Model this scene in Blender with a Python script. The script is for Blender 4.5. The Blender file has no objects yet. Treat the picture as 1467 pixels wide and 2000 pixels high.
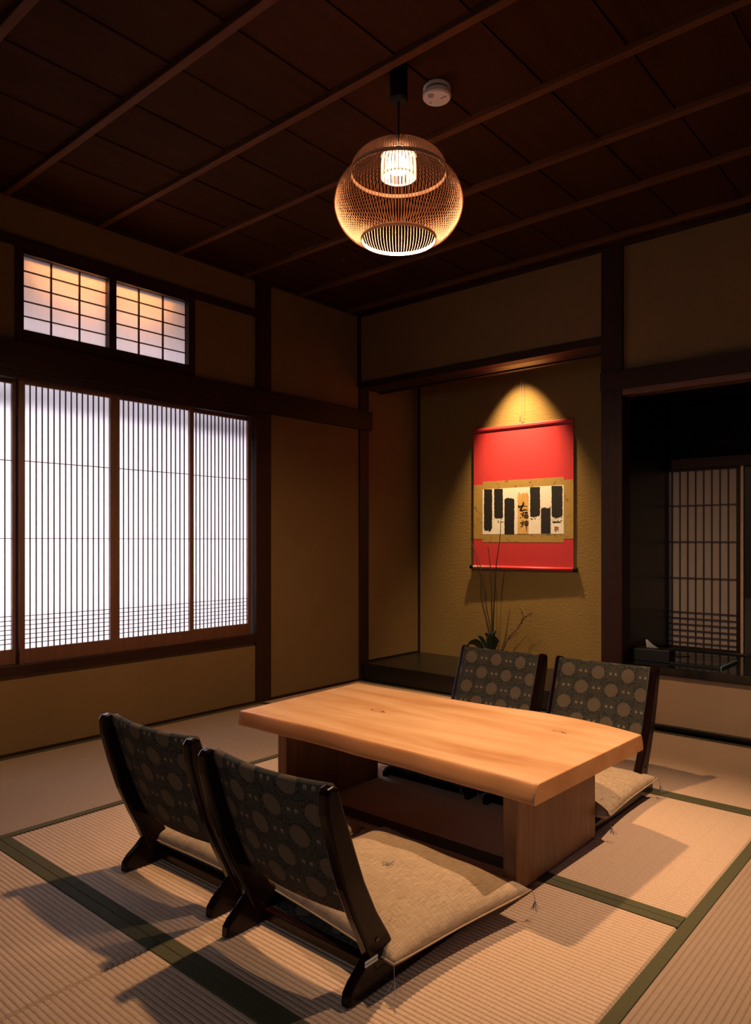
import bpy, bmesh, math, random
from mathutils import Vector, Matrix
random.seed(7)
sc = bpy.context.scene
COL = sc.collection
PI = math.pi

# ------------------------------------------------------------------ materials
class NT:
    def __init__(s, name):
        s.m = bpy.data.materials.new(name); s.m.use_nodes = True
        s.n = s.m.node_tree; s.b = s.n.nodes['Principled BSDF']; s.out = s.n.nodes['Material Output']
    def node(s, t, **k):
        x = s.n.nodes.new(t)
        for a, v in k.items(): setattr(x, a, v)
        return x
    def link(s, a, b): s.n.links.new(a, b)
    def math(s, op, a, b=None, c=None):
        x = s.node('ShaderNodeMath', operation=op)
        for i, v in enumerate((a, b, c)):
            if v is None: continue
            if isinstance(v, (int, float)): x.inputs[i].default_value = v
            else: s.link(v, x.inputs[i])
        return x.outputs[0]
    def coord(s, kind='Object', scale=(1, 1, 1), loc=(0, 0, 0)):
        t = s.node('ShaderNodeTexCoord'); mp = s.node('ShaderNodeMapping')
        mp.inputs['Scale'].default_value = scale; mp.inputs['Location'].default_value = loc
        s.link(t.outputs[kind], mp.inputs['Vector']); return mp.outputs[0]
    def noise(s, vec, scale=5, detail=4, rough=.55, dist=0):
        x = s.node('ShaderNodeTexNoise')
        x.inputs['Scale'].default_value = scale; x.inputs['Detail'].default_value = detail
        x.inputs['Roughness'].default_value = rough; x.inputs['Distortion'].default_value = dist
        s.link(vec, x.inputs['Vector']); return x.outputs['Fac']
    def ramp(s, fac, stops):
        x = s.node('ShaderNodeValToRGB'); e = x.color_ramp.elements
        while len(e) < len(stops): e.new(.5)
        for i, (p, c) in enumerate(stops):
            e[i].position = p; e[i].color = (*c, 1)
        s.link(fac, x.inputs[0]); return x.outputs[0]
    def mix(s, fac, a, b):
        x = s.node('ShaderNodeMix', data_type='RGBA')
        for i, v in ((0, fac), (6, a), (7, b)):
            if isinstance(v, (int, float)): x.inputs[i].default_value = v
            elif isinstance(v, tuple): x.inputs[i].default_value = (*v, 1)
            else: s.link(v, x.inputs[i])
        return x.outputs[2]
    def bump(s, h, strength=.3, dist=.002):
        x = s.node('ShaderNodeBump'); x.inputs['Strength'].default_value = strength
        x.inputs['Distance'].default_value = dist
        s.link(h, x.inputs['Height']); s.link(x.outputs[0], s.b.inputs['Normal'])
    def setp(s, **k):
        for a, v in k.items():
            i = s.b.inputs[a.replace('_', ' ')]
            if isinstance(v, tuple): i.default_value = (*v, 1)
            elif isinstance(v, (int, float)): i.default_value = v
            else: s.link(v, i)
        return s

def simple(name, col, rough=.5, metal=0, var=.12, scale=20, spec=.5, bump=0):
    m = NT(name); v = m.coord()
    n = m.noise(v, scale)
    d = tuple(c * (1 - var) for c in col); l = tuple(min(1, c * (1 + var)) for c in col)
    m.setp(Base_Color=m.ramp(n, [(.3, d), (.7, l)]), Roughness=rough, Metallic=metal)
    m.b.inputs['Specular IOR Level'].default_value = spec
    if bump: m.bump(n, bump, .002)
    return m.m

def wood(name, dark, light, axis=0, rough=.35, grain=40, spec=.5):
    m = NT(name); sc_ = [grain, grain, grain]; sc_[axis] = grain * .05
    v = m.coord(scale=tuple(sc_)); n = m.noise(v, 1, 5, .6, .6)
    v2 = m.coord(scale=(2, 2, 2)); n2 = m.noise(v2, 1.5, 2)
    f = m.math('MULTIPLY_ADD', n2, .4, m.math('MULTIPLY', n, .7))
    m.setp(Base_Color=m.ramp(f, [(.35, dark), (.75, light)]), Roughness=rough)
    m.b.inputs['Specular IOR Level'].default_value = spec
    m.bump(n, .15, .001)
    return m.m

def plaster(name, col, scale=120, b=.35):
    m = NT(name); v = m.coord()
    n = m.noise(v, scale, 6, .65); n2 = m.noise(v, 3, 4, .6)
    c = m.mix(n2, tuple(x * .82 for x in col), tuple(x * 1.12 for x in col))
    m.setp(Base_Color=c, Roughness=.92); m.b.inputs['Specular IOR Level'].default_value = .1
    m.bump(n, b, .004); return m.m

M = {}
M['plaster'] = plaster('sand_plaster', (.185, .105, .042))
M['alcove_plaster'] = plaster('ochre_plaster', (.28, .175, .058), 60, .8)
M['washi'] = plaster('washi_panel', (.40, .255, .15), 25, .25)
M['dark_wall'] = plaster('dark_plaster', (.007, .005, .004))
for ax, nm in enumerate('xyz'):
    M['post_' + nm] = wood('dark_wood_' + nm, (.017, .006, .0035), (.038, .013, .007), ax, .45, 40, .2)
    M['shoji_' + nm] = wood('brown_wood_' + nm, (.085, .028, .013), (.16, .055, .026), ax, .5)
    M['black_' + nm] = wood('black_wood_' + nm, (.006, .005, .004), (.014, .011, .009), ax, .3)
M['kumiko'] = simple('lattice_wood', (.055, .022, .015), .6)
M['lacquer'] = wood('lacquer', (.005, .0016, .0014), (.011, .003, .0024), 2, .2, 40, .18)
M['ceil'] = wood('ceiling_board', (.028, .009, .0035), (.048, .016, .006), 1, .8, 26, .03)
M['batten'] = wood('ceiling_batten', (.075, .028, .012), (.12, .046, .020), 0, .7, 30, .06)
M['ceil_dark'] = simple('ceiling_gap', (.006, .004, .003), .9)
M['black_gloss'] = simple('black_gloss', (.006, .007, .008), .12)
M['black'] = simple('black_matte', (.008, .007, .007), .5)
M['white_plastic'] = simple('white_plastic', (.85, .68, .58), .5, var=.03)
M['grey_plastic'] = simple('grey_plastic', (.32, .28, .25), .5, var=.03)
M['tissue'] = simple('tissue', (.8, .78, .8), .8, var=.03)
M['deep_black'] = simple('deep_black', (.002, .002, .002), .6, spec=.2)
M['cord'] = simple('black_cord', (.01, .008, .008), .6)
M['ring'] = simple('bamboo_ring', (.66, .42, .25), .5)
M['heri'] = simple('olive_cloth', (.072, .062, .026), .85, scale=400, var=.2, spec=.2, bump=.3)
M['thread'] = simple('grey_thread', (.17, .16, .17), .8)
M['chrome'] = simple('metal', (.6, .6, .62), .2, 1)
M['edge_shine'] = simple('painted_edge_shine', (.34, .50, .58), .4, var=.05)  # pale blue stands for the reflection along the folder's right edge
M['page_dark'] = simple('dark_pages', (.03, .035, .04), .6)
M['grey_board'] = simple('grey_board', (.045, .038, .032), .7)

def tatami(name, axis):     # axis: the direction the ridges run
    m = NT(name)
    s1 = (500, 60, 60) if axis == 0 else (60, 500, 60)
    v = m.coord(scale=s1); n = m.noise(v, 1, 3, .6)
    n2 = m.noise(m.coord(), 2.2, 4, .6)
    c1 = m.ramp(n, [(.25, tuple(x * (1.1 if axis == 0 else .65) for x in (.37, .235, .145))), (.75, tuple(x * (1.1 if axis == 0 else .65) for x in (.54, .355, .235)))])  # x-run mats coloured lighter, in place of the rush's directional sheen
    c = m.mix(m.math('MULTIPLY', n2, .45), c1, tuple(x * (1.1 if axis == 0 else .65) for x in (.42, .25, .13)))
    # stitched warp threads: faint lines at a steady pitch across the ridges
    tc = m.node('ShaderNodeTexCoord'); sp = m.node('ShaderNodeSeparateXYZ'); m.link(tc.outputs['Object'], sp.inputs[0])
    a = sp.outputs[axis]
    f = m.math('ABSOLUTE', m.math('SUBTRACT', m.math('FRACT', m.math('DIVIDE', a, .061)), .5))
    line = m.math('LESS_THAN', f, .014)
    c = m.mix(m.math('MULTIPLY', line, .18), c, (.16, .10, .05))
    m.setp(Base_Color=c, Roughness=.6); m.b.inputs['Specular IOR Level'].default_value = .35
    m.bump(n, .35, .0012); return m.m
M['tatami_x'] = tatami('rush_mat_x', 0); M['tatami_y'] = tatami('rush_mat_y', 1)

def paper_mat(name, col=(.9, .87, .9), tl=.75):
    m = NT(name); v = m.coord(scale=(60, 60, 8)); n = m.noise(v, 1, 4, .6)
    c = m.ramp(n, [(.3, tuple(x * .95 for x in col)), (.7, col)])
    d = m.node('ShaderNodeBsdfDiffuse'); t = m.node('ShaderNodeBsdfTranslucent'); x = m.node('ShaderNodeMixShader')
    m.link(c, d.inputs[0]); m.link(c, t.inputs[0]); x.inputs[0].default_value = tl
    m.link(d.outputs[0], x.inputs[1]); m.link(t.outputs[0], x.inputs[2]); m.link(x.outputs[0], m.out.inputs[0])
    return m.m
M['paper'] = paper_mat('shoji_paper')
M['paper_dim'] = paper_mat('shoji_paper_dimmed', (.62, .50, .42), .3)  # browner copy of the shoji paper, the nook's dimness put into its colour

def emit(name, col, s):
    m = NT(name); m.setp(Base_Color=col, Emission_Color=col, Emission_Strength=s); return m.m
M['glow'] = emit('lamp_glow', (1, .70, .46), 44)
M['glow_soft'] = emit('slat_glow', (1, .66, .40), 1.3)

def brocade():
    m = NT('medallion_brocade')
    tc = m.node('ShaderNodeTexCoord'); sp = m.node('ShaderNodeSeparateXYZ'); m.link(tc.outputs['UV'], sp.inputs[0])
    CU, CV = .065, .070
    cu = m.math('DIVIDE', sp.outputs[0], CU); cv = m.math('DIVIDE', sp.outputs[1], CV)
    par = m.math('MODULO', m.math('ADD', m.math('ADD', m.math('FLOOR', cu), m.math('FLOOR', cv)), 40), 2)
    fu = m.math('MULTIPLY', m.math('SUBTRACT', m.math('FRACT', cu), .5), CU)
    fv = m.math('MULTIPLY', m.math('SUBTRACT', m.math('FRACT', cv), .5), CV)
    r = m.math('SQRT', m.math('ADD', m.math('MULTIPLY', fu, fu), m.math('MULTIPLY', fv, fv)))
    ang = m.math('ARCTAN2', fv, fu)
    edge = m.math('MULTIPLY_ADD', m.math('SINE', m.math('MULTIPLY', ang, 20)), .0008, .0285)
    disc = m.math('LESS_THAN', r, edge)
    pet = m.math('MULTIPLY', m.math('SINE', m.math('MULTIPLY', ang, 16)), m.math('SINE', m.math('MULTIPLY', r, 1150)))
    petf = m.math('MULTIPLY_ADD', pet, .5, .5)
    vo = m.node('ShaderNodeTexVoronoi', feature='DISTANCE_TO_EDGE'); vo.inputs['Scale'].default_value = 95
    m.link(tc.outputs['UV'], vo.inputs['Vector'])
    vine = m.math('LESS_THAN', vo.outputs['Distance'], .13)
    nz = m.noise(m.coord('UV', (900, 900, 900)), 1, 2)
    bg = m.mix(vine, (.046, .042, .026), (.012, .010, .007))
    light = m.mix(petf, (.060, .040, .020), (.155, .105, .060))
    darkd = m.mix(petf, (.026, .021, .012), (.046, .037, .022))
    # two small pale birds inside each dark disc
    def blob(x0, y0, rx, ry):
        x0, y0, rx, ry = x0*1.08, y0*1.08, rx*1.15, ry*1.15
        a = m.math('DIVIDE', m.math('SUBTRACT', fu, x0), rx); b = m.math('DIVIDE', m.math('SUBTRACT', fv, y0), ry)
        return m.math('LESS_THAN', m.math('ADD', m.math('MULTIPLY', a, a), m.math('MULTIPLY', b, b)), 1)
    b = None
    for sx in (-1, 1):
        for q in ((sx * .0105, -.001, .0048, .0030), (sx * .0080, .003, .0014, .0042), (sx * .0135, .0025, .0013, .0036)):
            k = blob(*q); b = k if b is None else m.math('MAXIMUM', b, k)
    darkd = m.mix(m.math('MULTIPLY', b, m.math('GREATER_THAN', nz, .42)), darkd, (.26, .18, .11))
    inner = m.mix(par, light, darkd)
    c = m.mix(disc, bg, inner)
    c = m.mix(m.math('MULTIPLY', nz, .5), c, (.02, .018, .014))
    m.setp(Base_Color=c, Roughness=.8); m.b.inputs['Specular IOR Level'].default_value = .25
    m.bump(nz, .4, .0008); return m.m
M['brocade'] = brocade()

def linen():
    m = NT('linen')
    a = m.noise(m.coord('UV', (420, 26, 1)), 1, 3, .6); b = m.noise(m.coord('UV', (26, 420, 1)), 1, 3, .6)
    w = m.math('MULTIPLY_ADD', a, .5, m.math('MULTIPLY', b, .5))
    sl = m.noise(m.coord('UV', (60, 14, 1)), 1, 2, .7); slub = m.math('GREATER_THAN', sl, .69)
    big = m.noise(m.coord(), 6, 3)
    c = m.ramp(w, [(.32, (.17, .105, .058)), (.52, (.37, .245, .145)), (.7, (.52, .37, .235))])
    c = m.mix(m.math('MULTIPLY', slub, .55), c, (.10, .055, .03))
    c = m.mix(m.math('MULTIPLY', big, .35), c, (.28, .19, .12))
    m.setp(Base_Color=c, Roughness=.9); m.b.inputs['Specular IOR Level'].default_value = .1
    m.bump(w, .7, .0015); return m.m
M['linen'] = linen()

def table_wood(name, side=False):
    m = NT(name)
    tc = m.node('ShaderNodeTexCoord'); sp = m.node('ShaderNodeSeparateXYZ'); m.link(tc.outputs['Object'], sp.inputs[0])
    X, Y, Z = sp.outputs
    def knot(kx, ky, s):
        dx = m.math('SUBTRACT', X, kx); dy = m.math('SUBTRACT', Y, ky)
        a = m.math('DIVIDE', dx, 2.2 * s); b = m.math('DIVIDE', dy, s)
        return m.math('SQRT', m.math('ADD', m.math('MULTIPLY', a, a), m.math('MULTIPLY', b, b))), dy
    k1, d1 = knot(-.235, .005, .015); k2, d2 = knot(.414, .178, .009)
    # grain deflects round the knots
    def push(k, d, amt): return m.math('MULTIPLY', m.math('DIVIDE', d, m.math('ADD', m.math('MULTIPLY', k, k), 3.0)), -amt)
    yy = m.math('ADD', Y, m.math('ADD', push(k1, d1, 3.0), push(k2, d2, 3.0)))
    cmb = m.node('ShaderNodeCombineXYZ'); m.link(m.math('MULTIPLY', X, 1.1), cmb.inputs[0])
    m.link(m.math('MULTIPLY', yy, 9.0), cmb.inputs[1]); m.link(m.math('MULTIPLY', Z, 9.0), cmb.inputs[2])
    big = m.noise(cmb.outputs[0], 1.1, 3, .5, .8)
    cm2 = m.node('ShaderNodeCombineXYZ'); m.link(m.math('MULTIPLY', X, 3), cm2.inputs[0])
    m.link(m.math('MULTIPLY', yy, 110), cm2.inputs[1]); m.link(m.math('MULTIPLY', Z, 110), cm2.inputs[2])
    fine = m.noise(cm2.outputs[0], 1, 4, .6, .2)
    cloud = m.noise(m.coord(), 3.2, 3, .5, .5)
    f = m.math('ADD', m.math('MULTIPLY', big, .62), m.math('ADD', m.math('MULTIPLY', fine, .16), m.math('MULTIPLY', cloud, .22)))
    if side: st = [(.3, (.32, .115, .034)), (.5, (.43, .175, .058)), (.7, (.52, .235, .088))]
    else: st = [(.30, (.33, .13, .042)), (.43, (.46, .225, .092)), (.56, (.54, .30, .145)), (.72, (.59, .36, .195))]
    c = m.ramp(f, st)
    if not side:
        for k in (k1, k2):
            rim = m.math('LESS_THAN', m.math('ABSOLUTE', m.math('SUBTRACT', k, .85)), .16)
            c = m.mix(m.math('MULTIPLY', rim, .85), c, (.09, .028, .010))
            halo = m.math('MULTIPLY', m.math('LESS_THAN', k, 2.6), .22)
            c = m.mix(halo, c, (.42, .16, .055))
        k3, _ = knot(-.14, .038, .006)
        k4, _ = knot(.44, .172, .0045)
        c = m.mix(m.math('MULTIPLY', m.math('LESS_THAN', k4, 1), .9), c, (.07, .02, .01))
        k5, _ = knot(-.205, .000, .006)
        c = m.mix(m.math('MULTIPLY', m.math('LESS_THAN', k5, 1), .85), c, (.10, .03, .012))
    m.setp(Base_Color=c, Roughness=.42); m.b.inputs['Specular IOR Level'].default_value = .4
    m.bump(fine, .12, .001); return m.m
M['table_top'] = table_wood('pale_slab'); M['table_edge'] = table_wood('slab_edge', True)
def leg_wood():
    m = NT('leg_board'); n = m.noise(m.coord(scale=(28, 28, 3.2)), 1, 5, .6, .7); n2 = m.noise(m.coord(scale=(150, 150, 5)), 1, 3)
    f = m.math('ADD', m.math('MULTIPLY', n, .75), m.math('MULTIPLY', n2, .25))
    m.setp(Base_Color=m.ramp(f, [(.3, (.13, .050, .018)), (.5, (.20, .086, .034)), (.7, (.27, .128, .056))]), Roughness=.5)
    return m.m
M['leg'] = leg_wood()

def cloth(name, a, b, scale=(300, 300, 40), rough=.7):
    m = NT(name); n = m.noise(m.coord(scale=scale), 1, 3)
    m.setp(Base_Color=m.ramp(n, [(.3, a), (.7, b)]), Roughness=rough); m.bump(n, .2, .0005); return m.m
M['red'] = cloth('red_silk', (.52, .010, .014), (.62, .018, .024), (25, 25, 500), .5)
_b = M['red'].node_tree.nodes['Principled BSDF']; _b.inputs['Sheen Weight'].default_value = .7; _b.inputs['Sheen Roughness'].default_value = .45
_b.inputs['Sheen Tint'].default_value = (1, .75, .75, 1)

def goldcloth():
    m = NT('gold_brocade')
    v = m.coord(scale=(16, 16, 22)); n = m.noise(v, 1.1, 4, .7, 1.2)
    f = m.math('GREATER_THAN', n, .60)
    c = m.mix(f, (.40, .245, .055), (.16, .10, .03))
    n2 = m.noise(m.coord(scale=(400, 400, 400)), 1, 2)
    c = m.mix(m.math('MULTIPLY', n2, .3), c, (.48, .30, .08))
    m.setp(Base_Color=c, Roughness=.6); return m.m
M['goldcloth'] = goldcloth()
M['artpaper'] = simple('art_paper', (.88, .80, .68), .8, var=.03)
M['ink'] = simple('ink', (.012, .009, .006), .6, var=.3, scale=60)
M['goldink'] = cloth('gold_ink', (.60, .32, .08), (.78, .47, .16), (60, 60, 9))
M['seal'] = simple('seal_red', (.40, .10, .04), .7)
M['stem'] = simple('dark_stem', (.05, .028, .016), .7)
M['leaf'] = simple('dark_leaf', (.035, .045, .022), .5)
M['bud'] = simple('bud', (.16, .06, .035), .6)
M['vase'] = simple('dark_ceramic', (.03, .024, .02), .3)
M['strand'] = paper_mat('bamboo_strand', (.38, .215, .14), .45)
M['tag'] = simple('sticker', (.55, .55, .52), .5, var=.05)
M['tagprint'] = simple('sticker_print', (.18, .18, .17), .6)

# ------------------------------------------------------------------ mesh helpers
def link(o, parent=None):
    COL.objects.link(o)
    if parent is not None: o.parent = parent
    return o
def obj(name, bm, mat, parent=None, smooth=False, mats=None):
    me = bpy.data.meshes.new(name)
    bmesh.ops.recalc_face_normals(bm, faces=bm.faces)
    bm.to_mesh(me); bm.free()
    for k in (mats or [mat]): me.materials.append(k)
    if smooth:
        for p in me.polygons: p.use_smooth = True
    return link(bpy.data.objects.new(name, me), parent)
def box(bm, x0, x1, y0, y1, z0, z1, bev=0, mi=0):
    vs = [bm.verts.new(p) for p in ((x0,y0,z0),(x1,y0,z0),(x1,y1,z0),(x0,y1,z0),(x0,y0,z1),(x1,y0,z1),(x1,y1,z1),(x0,y1,z1))]
    fs = [bm.faces.new([vs[i] for i in f]) for f in ((0,3,2,1),(4,5,6,7),(0,1,5,4),(1,2,6,5),(2,3,7,6),(3,0,4,7))]
    for f in fs: f.material_index = mi
    if bev:
        es = list({e for f in fs for e in f.edges})
        r = bmesh.ops.bevel(bm, geom=es, offset=bev, segments=2, profile=.5, affect='EDGES')
    return bm
def B(*a, **k): return box(bmesh.new(), *a, **k)
def prism(bm, pts, x0, x1, bev=0, axis=0):
    """outline pts (a, b) extruded along an axis"""
    def P(a, b, t): return {0: (t, a, b), 1: (a, t, b), 2: (a, b, t)}[axis]
    lo = [bm.verts.new(P(a, b, x0)) for a, b in pts]; hi = [bm.verts.new(P(a, b, x1)) for a, b in pts]
    n = len(pts); fs = [bm.faces.new(lo[::-1]), bm.faces.new(hi)]
    for i in range(n): bm.faces.new((lo[i], lo[(i+1) % n], hi[(i+1) % n], hi[i]))
    bmesh.ops.recalc_face_normals(bm, faces=bm.faces)
    if bev:
        es = list({e for f in fs for e in f.edges})
        bmesh.ops.bevel(bm, geom=es, offset=bev, segments=3, profile=.5, affect='EDGES')
    return bm
def tube(bm, pts, rad, seg=8, cap=True):
    pts = [Vector(p) for p in pts]; n = len(pts)
    R = rad if isinstance(rad, (list, tuple)) else [rad] * n
    t0 = (pts[1] - pts[0]).normalized(); up = Vector((0, 0, 1)) if abs(t0.z) < .9 else Vector((1, 0, 0))
    a = t0.cross(up).normalized(); rings = []
    for i, p in enumerate(pts):
        t = (pts[min(i+1, n-1)] - pts[max(i-1, 0)]).normalized()
        a = (a - t * a.dot(t)).normalized(); b = t.cross(a)
        rings.append([bm.verts.new(p + (a * math.cos(2*PI*k/seg) + b * math.sin(2*PI*k/seg)) * R[i]) for k in range(seg)])
    for i in range(n - 1):
        for k in range(seg):
            bm.faces.new((rings[i][k], rings[i][(k+1) % seg], rings[i+1][(k+1) % seg], rings[i+1][k]))
    if cap: bm.faces.new(rings[0][::-1]); bm.faces.new(rings[-1])
    return bm
def lathe(bm, prof, seg=48, c=(0, 0), close=False):
    rings = []
    for r, z in prof:
        if r < 1e-6: rings.append([bm.verts.new((c[0], c[1], z))])
        else: rings.append([bm.verts.new((c[0] + r*math.cos(2*PI*k/seg), c[1] + r*math.sin(2*PI*k/seg), z)) for k in range(seg)])
    pr = list(zip(rings, rings[1:])) + ([(rings[-1], rings[0])] if close else [])
    for A, Bq in pr:
        for k in range(seg):
            k2 = (k+1) % seg
            if len(A) == 1: bm.faces.new((A[0], Bq[k], Bq[k2]))
            elif len(Bq) == 1: bm.faces.new((A[k], A[k2], Bq[0]))
            else: bm.faces.new((A[k], A[k2], Bq[k2], Bq[k]))
    return bm
def struct(name, bm, mat, parent=None, **k):
    o = obj(name, bm, mat, parent, **k)
    if parent is None: o['kind'] = 'structure'
    return o
def sempty(name, loc=(0, 0, 0)):
    o = bpy.data.objects.new(name, None); o.location = loc; link(o); o['kind'] = 'structure'; return o
def thing(name, label, cat, loc=(0, 0, 0), rz=0, group=None):
    o = bpy.data.objects.new(name, None); o.location = loc; o.rotation_euler = (0, 0, rz); link(o)
    return tag(o, label, cat, group)
def tag(o, label, cat, group=None):
    o['label'] = label; o['category'] = cat
    if group: o['group'] = group
    return o

# ------------------------------------------------------------------ room shell
XL, YB, ZC = -3.478, 3.86, 2.613          # left wall plane, back wall plane, ceiling boards
XR, YR = 1.35, -1.75                      # walls behind / right of the camera

# floor: base with rush mats as parts
fl = struct('floor', B(XL - .1, XR + .1, YR - .1, 4.7, -.12, -.055), M['black'])
HW = .032
def mat_(x0, x1, y0, y1, run):            # run: 'x' or 'y' = long side direction
    bm = bmesh.new(); pitch = .0146
    if run == 'x': a0, a1, b0, b1 = y0, y1, x0, x1
    else: a0, a1, b0, b1 = x0, x1, y0, y1
    b0 += .0012; b1 -= .0012; a0 += .0008; a1 -= .0008
    s, e = a0 + HW, a1 - HW
    n = max(1, round((e - s) / pitch)); p = (e - s) / n
    prof = [(a0, -.003)]
    for i in range(n):
        for q, h in ((0, -.0025), (.14, -.0007), (.32, 0), (.68, 0), (.86, -.0008)):
            prof.append((s + (i + q) * p, h))
    prof += [(e, -.0025), (a1, -.003)]
    P = (lambda a, b, z: (b, a, z)) if run == 'x' else (lambda a, b, z: (a, b, z))
    ed = .006                              # rounded short ends
    rows = [(b0, -.006), (b0 + ed, 0), (b1 - ed, 0), (b1, -.006)]
    vv = [[bm.verts.new(P(a, b, h + dz)) for a, h in prof] for b, dz in rows]
    for r0, r1 in zip(vv, vv[1:]):
        for i in range(len(prof) - 1): bm.faces.new((r0[i], r0[i+1], r1[i+1], r1[i]))
    # sides and underside
    lo = [bm.verts.new(P(a, b, -.055)) for a, b in ((a0, b0), (a1, b0), (a1, b1), (a0, b1))]
    bm.faces.new(lo[::-1])
    bm.faces.new([lo[0], lo[1]] + vv[0][::-1]); bm.faces.new([lo[2], lo[3]] + vv[3])
    bm.faces.new([lo[3], lo[0]] + [vv[i][0] for i in range(4)]); bm.faces.new([lo[1], lo[2]] + [vv[i][-1] for i in (3, 2, 1, 0)])
    o = obj('tatami_mat', bm, M['tatami_' + run], fl)
    for c0, c1 in ((a0, a0 + HW), (a1 - HW, a1)):
        q = bmesh.new()
        if run == 'x': box(q, b0, b1, c0, c1, -.02, .0012, .0008)
        else: box(q, c0, c1, b0, b1, -.02, .0012, .0008)
        obj('mat_border', q, M['heri'], o)
    return o
YA, Y1, Y2, Y3 = 1.012, 1.958, 2.91, YB - .012
XA, X1_, X2_, X3_ = XL + .012, -2.531, -.632, .32
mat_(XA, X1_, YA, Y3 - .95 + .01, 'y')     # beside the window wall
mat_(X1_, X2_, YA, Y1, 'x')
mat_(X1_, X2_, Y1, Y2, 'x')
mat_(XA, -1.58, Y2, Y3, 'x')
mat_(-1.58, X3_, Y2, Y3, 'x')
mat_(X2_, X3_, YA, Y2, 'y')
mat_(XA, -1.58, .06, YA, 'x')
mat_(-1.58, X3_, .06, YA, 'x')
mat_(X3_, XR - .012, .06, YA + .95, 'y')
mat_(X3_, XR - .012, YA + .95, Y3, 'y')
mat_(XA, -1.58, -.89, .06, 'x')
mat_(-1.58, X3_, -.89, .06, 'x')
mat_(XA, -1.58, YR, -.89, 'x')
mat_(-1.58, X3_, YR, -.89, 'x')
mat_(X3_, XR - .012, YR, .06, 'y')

# ceiling: boards lap each other, battens run across under them
bm = bmesh.new(); x = -3.02 - .303 * 2
seams = []
while x < XR + .2: seams.append(x); x += .3005
for a, b in zip(seams, seams[1:]):
    a_, b_ = max(a, XL - .02), min(b, XR + .02)
    vs = [(a_, ZC), (b_ - .002, ZC - .006), (b_ - .002, ZC + .012), (a_, ZC + .012)]
    prism(bm, vs, YR, YB + .02, axis=1)
ce = struct('ceiling', bm, M['ceil'])
obj('ceiling_backing', B(XL - .1, XR + .1, YR - .1, 4.75, ZC + .014, ZC + .06), M['ceil_dark'], ce)
yb = -1.35
while yb < YB - .1:
    obj('ceiling_batten', B(XL, XR, yb - .016, yb + .016, 2.588, ZC + .0, .003), M['batten'], ce); yb += .4605

# left wall (plaster with two window openings)
T = .08
def lw(bm, y0, y1, z0, z1): box(bm, XL - T, XL, y0, y1, z0, z1)
bm = bmesh.new()
lw(bm, YR, 3.95, -.05, .375)
lw(bm, 2.90, 3.95, .375, ZC)
lw(bm, YR, .98, .375, ZC)
lw(bm, .98, 1.456, 1.80, ZC); lw(bm, 2.448, 2.90, 1.80, ZC)
lw(bm, 1.456, 2.448, 2.385, ZC)
lw(bm, 1.456, 2.448, 1.80, 1.935)
struct('wall_left', bm, M['plaster'])
# alcove walls
struct('wall_alcove_left', B(XL - T, XL, 3.95, 4.63, -.05, ZC), M['plaster'])
struct('wall_alcove_back', B(XL - T, -1.60, 4.55, 4.63, -.05, ZC), M['alcove_plaster'])
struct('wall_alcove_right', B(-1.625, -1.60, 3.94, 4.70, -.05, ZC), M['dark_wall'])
struct('ceiling_alcove', B(XL, XR, YB + .1, 4.7, 2.60, 2.63), M['ceil_dark'])
# back wall over the alcove and over the desk nook
bm = bmesh.new(); box(bm, XL, -1.66, YB, YB + .07, 2.10, ZC); box(bm, -1.57, XR, YB, YB + .07, 1.86, ZC)
struct('wall_back', bm, M['plaster'])
struct('wall_back_lower', B(-1.57, XR, 3.925, 3.96, 0, .29), M['washi'])
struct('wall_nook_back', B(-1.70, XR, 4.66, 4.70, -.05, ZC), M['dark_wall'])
struct('wall_right', B(XR, XR + .08, YR, 4.7, -.05, ZC), M['plaster'])
bm = bmesh.new()
box(bm, XL - T, -1.3, YR - .08, YR, -.05, ZC); box(bm, 1.0, XR + .08, YR - .08, YR, -.05, ZC)
box(bm, -1.3, 1.0, YR - .08, YR, 1.8, ZC)
struct('wall_rear', bm, M['plaster'])

# posts, beams, rails
ti = [0]
def trim(bm, mat):
    ti[0] += 1; return struct('trim_%d' % ti[0], bm, mat)
trim(B(XL - .05, XL + .012, 2.892, 3.012, 0, ZC, .003), M['post_z'])                # post right of the window
trim(B(XL - .05, XL + .012, 3.842, 3.938, 0, 2.13, .003), M['post_z'])              # corner post
trim(B(XL - .02, XL + .008, 3.825, 3.862, 2.09, ZC, .002), M['post_z'])             # corner fillet
trim(B(-1.673, -1.553, 3.835, 3.955, 0, ZC, .006), M['post_z'])                     # alcove post
trim(B(XL - .05, XL + .034, YR, 3.955, 1.79, 1.925, .004), M['post_y'])             # long beam on the left wall
trim(B(XL - .06, XL + .02, .98, 2.892, 1.752, 1.79, .002), M['post_y'])             # window head track
trim(B(XL - .06, XL + .024, .98, 2.892, .373, .420, .003), M['post_y'])             # window sill track
trim(B(XL - .05, XL + .014, YR, 2.892, 2.372, 2.415, .002), M['post_y'])            # upper rail
trim(B(XL - .05, XL + .010, .90, .98, 0, ZC, .002), M['post_z'])                    # post left of the window
trim(B(XL, XL + .014, YR, 2.892, 0, .012), M['post_y'])
trim(B(XL, XL + .014, 3.012, 3.842, 0, .012), M['post_y'])
trim(B(XL - .01, XL + .03, YR, YB, 2.593, ZC, .002), M['post_y'])                   # cornice left
trim(B(XL, XR, YB - .03, YB + .02, 2.593, ZC, .002), M['post_x'])                   # cornice back
trim(B(XL + .005, -1.673, YB - .012, YB + .075, 2.080, 2.128, .003), M['post_x'])   # lintel over the alcove
trim(B(XL + .003, -1.673, 3.935, 4.055, 2.083, 2.10, .001), M['black_x'])           # its underside board
trim(B(XL + .003, -1.673, 4.055, 4.09, 2.076, 2.20, .002), M['post_x'])             # inner edge that hides the spotlight
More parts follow.
